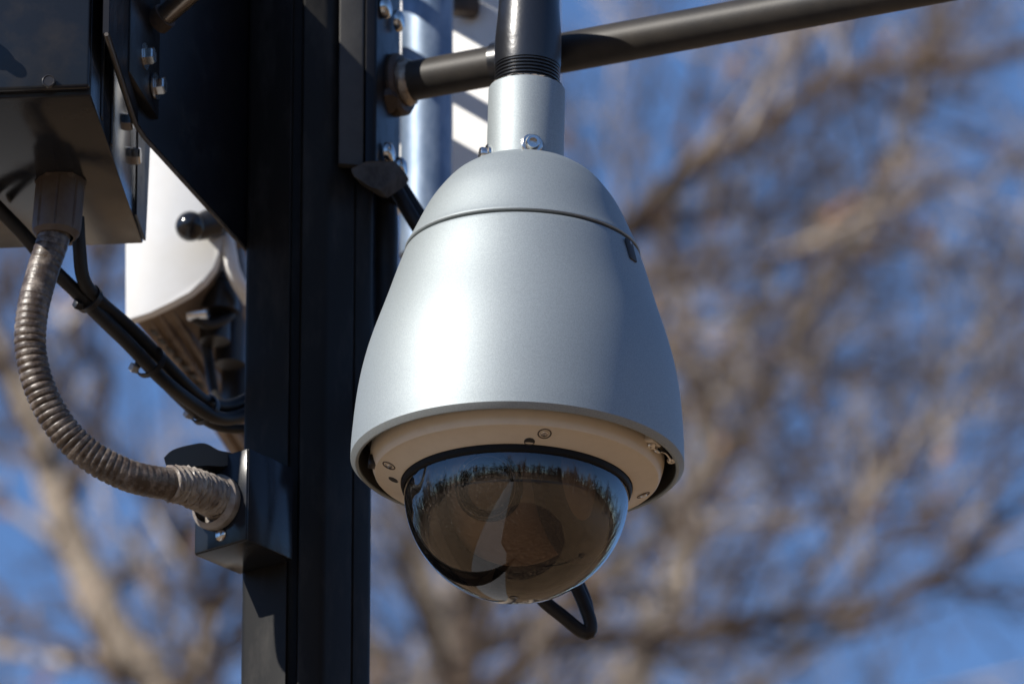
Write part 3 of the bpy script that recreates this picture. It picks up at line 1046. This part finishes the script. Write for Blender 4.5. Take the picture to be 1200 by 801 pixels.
# ------------------------------------------------------------------ flexible conduit
cd = thing('flexible_conduit', at(66, 262, 5.602), 'dirty ribbed flexible conduit curving from the big box to the junction box', 'conduit')
cp = [(264, 588, 5.690), (240, 577, 5.671), (214, 568, 5.654), (185, 565, 5.641), (148, 556, 5.630), (105, 533, 5.621), (72, 501, 5.613), (48, 458, 5.606), (36, 412, 5.602), (38, 365, 5.600), (50, 318, 5.600), (61, 285, 5.601), (68, 258, 5.602)]
path = even(spline([at(*c) for c in cp], 16), .0050 / 8)
tot = len(path)
rr = []
for i, p in enumerate(path):
    ph = (i % 8) / 8.0
    t = i / tot
    amp = .0003 + .0007 * max(0, min(1, (t - .28) / .08)) * max(0, min(1, (.80 - t) / .12))
    rr.append(.0116 - amp * (1 - abs(math.sin(ph * math.pi))) ** 1.5 + random.gauss(0, .00006))
bm = bmesh.new()
add_tube(bm, path[50:], rr[50:], 28)
finish(bm, 'hose', 'conduit', cd, sharp=80)
bm = bmesh.new()                   # tape wound round the lower end
tp = path[:95]
rt = [.0158 if i < 10 else .0150 - .0022 * min(1, (i - 10) / 72) + .0007 * math.sin(i * .9) + random.gauss(0, .0003) for i in range(len(tp))]
rt = [r if i > 1 else r - .001 for i, r in enumerate(rt)]
add_tube(bm, tp, rt, 32)
for v in bm.verts:
    v.co += Vector((random.gauss(0, .0004), random.gauss(0, .0004), random.gauss(0, .0004)))
finish(bm, 'tape_wrap', 'tape', cd, sharp=60)
bm = bmesh.new()
add_lathe(bm, [(.0195, .0012), (.0205, .003), (.0205, .0075), (.0185, .0095), (.0165, .0105)], 40, frame(fc, N1), cap0=True)
finish(bm, 'end_fitting', 'tape', cd)
bm = bmesh.new()                   # ribbed gland nut under the big box
gb = at(71, 212, 5.602)
gx = at(65, 282, 5.602) - gb
gz = gx.normalized()
prof_g = [(0, -.004), (.0165, -.004), (.0172, .002), (.0176, .006), (.0176, .036), (.0168, .040), (.0140, .0435), (.0125, .0435)]
seg = 80
rings = []
mg = frame(gb, gz)
for r, h in prof_g:
    ring_ = []
    for k in range(seg):
        rib = 1 - (.07 if (k % 10) < 1 and .004 < h < .039 else 0)
        ring_.append(bm.verts.new(mg @ Vector((max(r, .0005) * rib * math.cos(2 * math.pi * k / seg), max(r, .0005) * rib * math.sin(2 * math.pi * k / seg), h))))
    rings.append(ring_)
for a, b in zip(rings, rings[1:]):
    for k in range(seg):
        bm.faces.new((a[k], a[(k + 1) % seg], b[(k + 1) % seg], b[k]))
finish(bm, 'gland_nut', 'gland', cd, sharp=25)
bm = bmesh.new()
add_lathe(bm, [(.0182, -.0045), (.0186, -.003), (.0186, .0015), (.0180, .003)], 6, mg)
finish(bm, 'lock_ring', 'gland', cd)

# ------------------------------------------------------------------ loose cables under the big box
def cable(label, pts, r, m='rubber', name='cable', group='cables under the big box'):
    q = even(spline([at(*p) for p in pts], 14), .002)
    bm = bmesh.new()
    add_tube(bm, q, r, 14)
    o = finish(bm, name, m)
    return tag(o, label, 'cable', group), q


c1, q1 = cable('black cable leaving the big box left of the gland nut and sagging to the right',
               [(-30, 214, 5.625), (0, 246, 5.632), (28, 275, 5.640), (62, 315, 5.650), (100, 352, 5.668), (150, 402, 5.705), (190, 444, 5.745), (225, 472, 5.785), (252, 488, 5.81), (278, 488, 5.83), (320, 470, 5.85)], .0052)
c2, q2 = cable('black cable dropping from the big box right of the gland nut, then along its neighbour',
               [(91, 255, 5.640), (93, 290, 5.642), (98, 328, 5.652), (116, 352, 5.672), (150, 382, 5.706), (188, 420, 5.745), (222, 455, 5.785), (245, 472, 5.81), (275, 474, 5.835), (320, 450, 5.86)], .0050)
c3, q3 = cable('thin black cable running under the bundled pair towards the white housing',
               [(8, 250, 5.650), (50, 302, 5.660), (105, 362, 5.684), (165, 420, 5.73), (205, 462, 5.775), (240, 492, 5.82), (270, 502, 5.84), (320, 500, 5.86)], .0036)


def tie(px, py, Y, d, label, tail, r=.0098):
    t = thing('cable_tie', at(px, py, Y), label, 'cable tie', 'cable ties on the cables')
    bm = bmesh.new()
    add_lathe(bm, [(r, -.0022), (r + .0012, -.0022), (r + .0012, .0022), (r, .0022)], 24, frame(at(px, py, Y), d), closed=True)
    finish(bm, 'strap', 'dark', t)
    bm = bmesh.new()
    hp_ = at(tail[0], tail[1], Y - .004)
    add_box(bm, (.0062, .0058, .0056), frame(hp_, Vector((.4, -.5, .6))), .0008)
    finish(bm, 'head', tail[2], t)
    bm = bmesh.new()
    add_tube(bm, [at(px, py, Y) + (hp_ - at(px, py, Y)) * .55, hp_], .0016, 6)
    finish(bm, 'tail', 'dark', t)


M['tiehead'] = mat('tie_head', (.33, .32, .31), .5)
dc = (q1[len(q1) // 2] - q1[len(q1) // 2 - 6])
tie(104, 350, 5.668, dc, 'black cable tie round the cables just below the big box', (91, 357, 'dark'))
tie(176, 424, 5.735, dc, 'cable tie with pale head halfway along the sagging cables', (157, 431, 'tiehead'), .0115)
tie(240, 480, 5.81, dc, 'cable tie with pale head near the pole end of the cables', (221, 485, 'tiehead'), .0110)

# ------------------------------------------------------------------ white housing behind, left of the pole
YW = 6.08
wh = thing('white_housing', at(205, 375, YW + .1), 'white rounded housing with black knob behind the pole, left side', 'housing')
ext = Vector((.080, .274, 0))
out = [(147, 20), (147, 374), (150, 376), (175, 366), (200, 354), (222, 342), (238, 330), (250, 314), (257, 297), (260, 280), (261, 262), (261, 20)]
bm = bmesh.new()
add_prism(bm, [at(px, py, YW + (px - 147) * .00066 * -.0) for px, py in out], ext * .035, .0012, 2)
finish(bm, 'front_shell', 'white', wh, sharp=30)
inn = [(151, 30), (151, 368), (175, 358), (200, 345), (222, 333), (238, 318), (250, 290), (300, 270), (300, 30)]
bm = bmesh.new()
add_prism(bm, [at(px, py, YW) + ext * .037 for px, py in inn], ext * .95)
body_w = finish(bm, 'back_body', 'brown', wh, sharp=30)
dn = Vector((0, 0, -1))


def under(px0, py0, f):
    return at(px0, py0, YW) + ext * f


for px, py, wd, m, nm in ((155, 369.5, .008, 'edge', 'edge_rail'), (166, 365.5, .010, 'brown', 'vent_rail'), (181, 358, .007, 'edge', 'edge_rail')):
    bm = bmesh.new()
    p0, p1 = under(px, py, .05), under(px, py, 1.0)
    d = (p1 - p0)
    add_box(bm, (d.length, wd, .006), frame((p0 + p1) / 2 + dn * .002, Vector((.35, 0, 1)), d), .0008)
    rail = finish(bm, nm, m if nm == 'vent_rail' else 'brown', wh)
    if nm == 'vent_rail':
        for k in range(13):
            bm = bmesh.new()
            add_box(bm, (.0085, .0055, .0012), frame(p0.lerp(p1, .06 + k * .07) + dn * .0053, Vector((.35, 0, 1)), d))
            finish(bm, 'vent_hole', 'inside', rail)
bm = bmesh.new()
kc = at(223, 265, YW - .028)
bmesh.ops.create_uvsphere(bm, u_segments=24, v_segments=14, radius=.0118, matrix=Matrix.Translation(kc))
kn = finish(bm, 'knob', 'knob', wh)
bm = bmesh.new()
add_tube(bm, [kc + Vector((.004, .004, 0)), at(246, 262, YW - .02), at(252, 262, YW + .004)], [.010, .0115, .012], 20)
finish(bm, 'knob_stem', 'dark', kn)
bm = bmesh.new()
add_box(bm, (.020, .010, .014), frame(at(251, 259, YW - .008), Vector((0, 0, 1)), Vector((1, .2, 0))), .003)
finish(bm, 'hinge_block', 'dark', wh)
bm = bmesh.new()
add_tube(bm, spline([at(262, 262, YW + .01), at(268, 290, YW + .005), at(274, 320, YW + .01), at(292, 352, YW + .03)], 5), .0058, 16)
finish(bm, 'side_bail', 'white', wh)
bm = bmesh.new()
add_tube(bm, spline([at(272, 250, YW + .02), at(279, 285, YW + .02), at(286, 330, YW + .03)], 5), .0045, 16)
finish(bm, 'side_bail', 'galv', wh)
for px, py, Y, r, h in ((252, 372, 6.13, .012, .040), (270, 392, 6.16, .012, .05), (258, 345, 6.12, .015, .03), (280, 446, 6.20, .014, .05)):
    bm = bmesh.new()
    add_lathe(bm, [(r, -h / 2), (r, h * .2), (r * .8, h * .3), (r * .8, h / 2)], 20, Matrix.Translation(at(px, py, Y)), cap0=True, cap1=True)
    finish(bm, 'connector', 'dark', wh)
bm = bmesh.new()
add_lathe(bm, [(.0045, -.008), (.0045, .008)], 12, frame(at(232, 368, 6.10), Vector((1, -.3, 0))), cap0=True, cap1=True)
finish(bm, 'terminal', 'steel', wh)
for pts in ([(242, 400, 6.14), (246, 430, 6.14), (252, 462, 6.12), (262, 480, 6.08)], [(228, 372, 6.10), (245, 380, 6.11), (268, 370, 6.12), (280, 345, 6.13)]):
    bm = bmesh.new()
    add_tube(bm, even(spline([at(*p) for p in pts], 8), .005), .0042, 10)
    finish(bm, 'lead', 'rubber', wh)

# ------------------------------------------------------------------ things behind, right of the pole
YP = 6.21
YTAN = math.tan(R(25))
YE = lambda px: YP - (px - 499) * .00067 * YTAN     # its face, turned a little to the left
YG = 6.10                          # the post stands clear of the enclosure
gp = thing('steel_post', at(499, 430, YG), 'galvanised steel post behind, between the pole and the camera neck', 'post')
bm = bmesh.new()
g0, g1 = at(499.5, 300, YG), at(499, -220, YG)
g0.y = g1.y = YG
g1.x = g0.x
add_tube(bm, [g0, g0.lerp(g1, .5), g1], .0203, 48)
finish(bm, 'tube', 'galv', gp)
bm = bmesh.new()
add_lathe(bm, [(.0206, 0), (.0206, .006), (.018, .009), (0, .010)], 32, Matrix.Translation(g1))
finish(bm, 'end_cap', 'dark', gp)
bm = bmesh.new()                   # stand-off above the picture that carries the post
add_box(bm, (.05, YP - YG - .0215, .04), Matrix.Translation((g0.x, (YP + YG + .0195) / 2, g1.z - .05)), .002)
finish(bm, 'stand_off', 'galv', gp)
wp = thing('white_enclosure', at(560, 225, YP), 'white enclosure striped by shadows behind the camera neck, right of the galvanised post', 'enclosure')
bm = bmesh.new()
ztop = at(560, -250, YP).z
zlo = at(560, 228, YP).z
xa, xb = at(382, 228, YE(382)).x, at(640, 228, YE(640)).x
add_prism(bm, [Vector((xa, YE(382), zlo)), Vector((xb, YE(640), zlo)), Vector((xb, YE(640), ztop)), Vector((xa, YE(382), ztop))], Vector((.0127, .0272, 0)), .002, 2)
finish(bm, 'face', 'white', wp)
bm = bmesh.new()
add_box(bm, (.022, .016, .016), frame(at(545, 8, YE(545) - .010), Vector((0, 0, 1)), Vector((1, .3, 0))), .004)
finish(bm, 'stub', 'rust', wp)
for k, (yc, th_) in enumerate(((22, .034), (122, .012), (196, .026))):  # unseen bars added to throw shadow stripes across the enclosure
    P = at(552, yc, YE(552))
    tx_ = plan(402, 6.12, yc)[0]
    s = (tx_ - P.x) / to_sun.x
    Q = P + to_sun * s
    br = thing('shadow_bar', (Q.x, 5.99, Q.z), ['thick upper', 'slim middle', 'lower'][k] + ' unseen bar added behind the pole to cast a shadow stripe on the white enclosure', 'bar', 'added shadow bars behind the pole')
    bm = bmesh.new()
    ye = YE(402) - .004
    add_box(bm, (.008, ye - 5.815, th_), Matrix.Translation((Q.x, (ye + 5.815) / 2 - .001, Q.z)), .0015)
    finish(bm, 'bar', 'plate', br)
    bm = bmesh.new()
    add_box(bm, (.04, .004, th_ + .02), Matrix.Translation((Q.x, ye, Q.z)) @ Matrix.Rotation(-R(25), 4, 'Z'), .0008)
    finish(bm, 'foot_plate', 'plate', br)

# black cables beside the clamp bracket and behind the camera
G2 = 'cables right of the pole'
cable('black cable running straight down beside the right edge of the pole', [(446, 196, 5.80), (450, 260, 5.80), (450, 330, 5.80), (454, 400, 5.79), (480, 460, 5.78), (540, 500, 5.77)], .0105, group=G2)
cable('black cable slanting from the dusty clamp lug to behind the dome camera', [(452, 200, 5.782), (464, 222, 5.776), (480, 250, 5.772), (505, 290, 5.77), (560, 380, 5.75)], .0054, group=G2)
cable('black cable slanting beside the galvanised post, higher of the slanting pair', [(461, 204, 5.800), (474, 222, 5.796), (492, 250, 5.792), (520, 290, 5.79), (580, 380, 5.77)], .0042, group=G2)
cable('black cable loop hanging below the dome, behind the smoked bubble',
      [(612, 96, 5.78), (630, 250, 5.76), (650, 450, 5.74), (610, 600, 5.705), (612, 668, 5.70), (634, 700, 5.70), (660, 722, 5.70), (680, 738, 5.70), (690, 741, 5.70), (692, 730, 5.70), (684, 706, 5.70), (672, 676, 5.70), (660, 620, 5.705), (650, 450, 5.765), (636, 250, 5.78), (630, 96, 5.775)], .0049, group=G2)
cable('thin black tail tucked inside the hanging cable loop', [(666, 640, 5.715), (676, 676, 5.712), (686, 700, 5.712), (690, 716, 5.712)], .0040, group=G2)
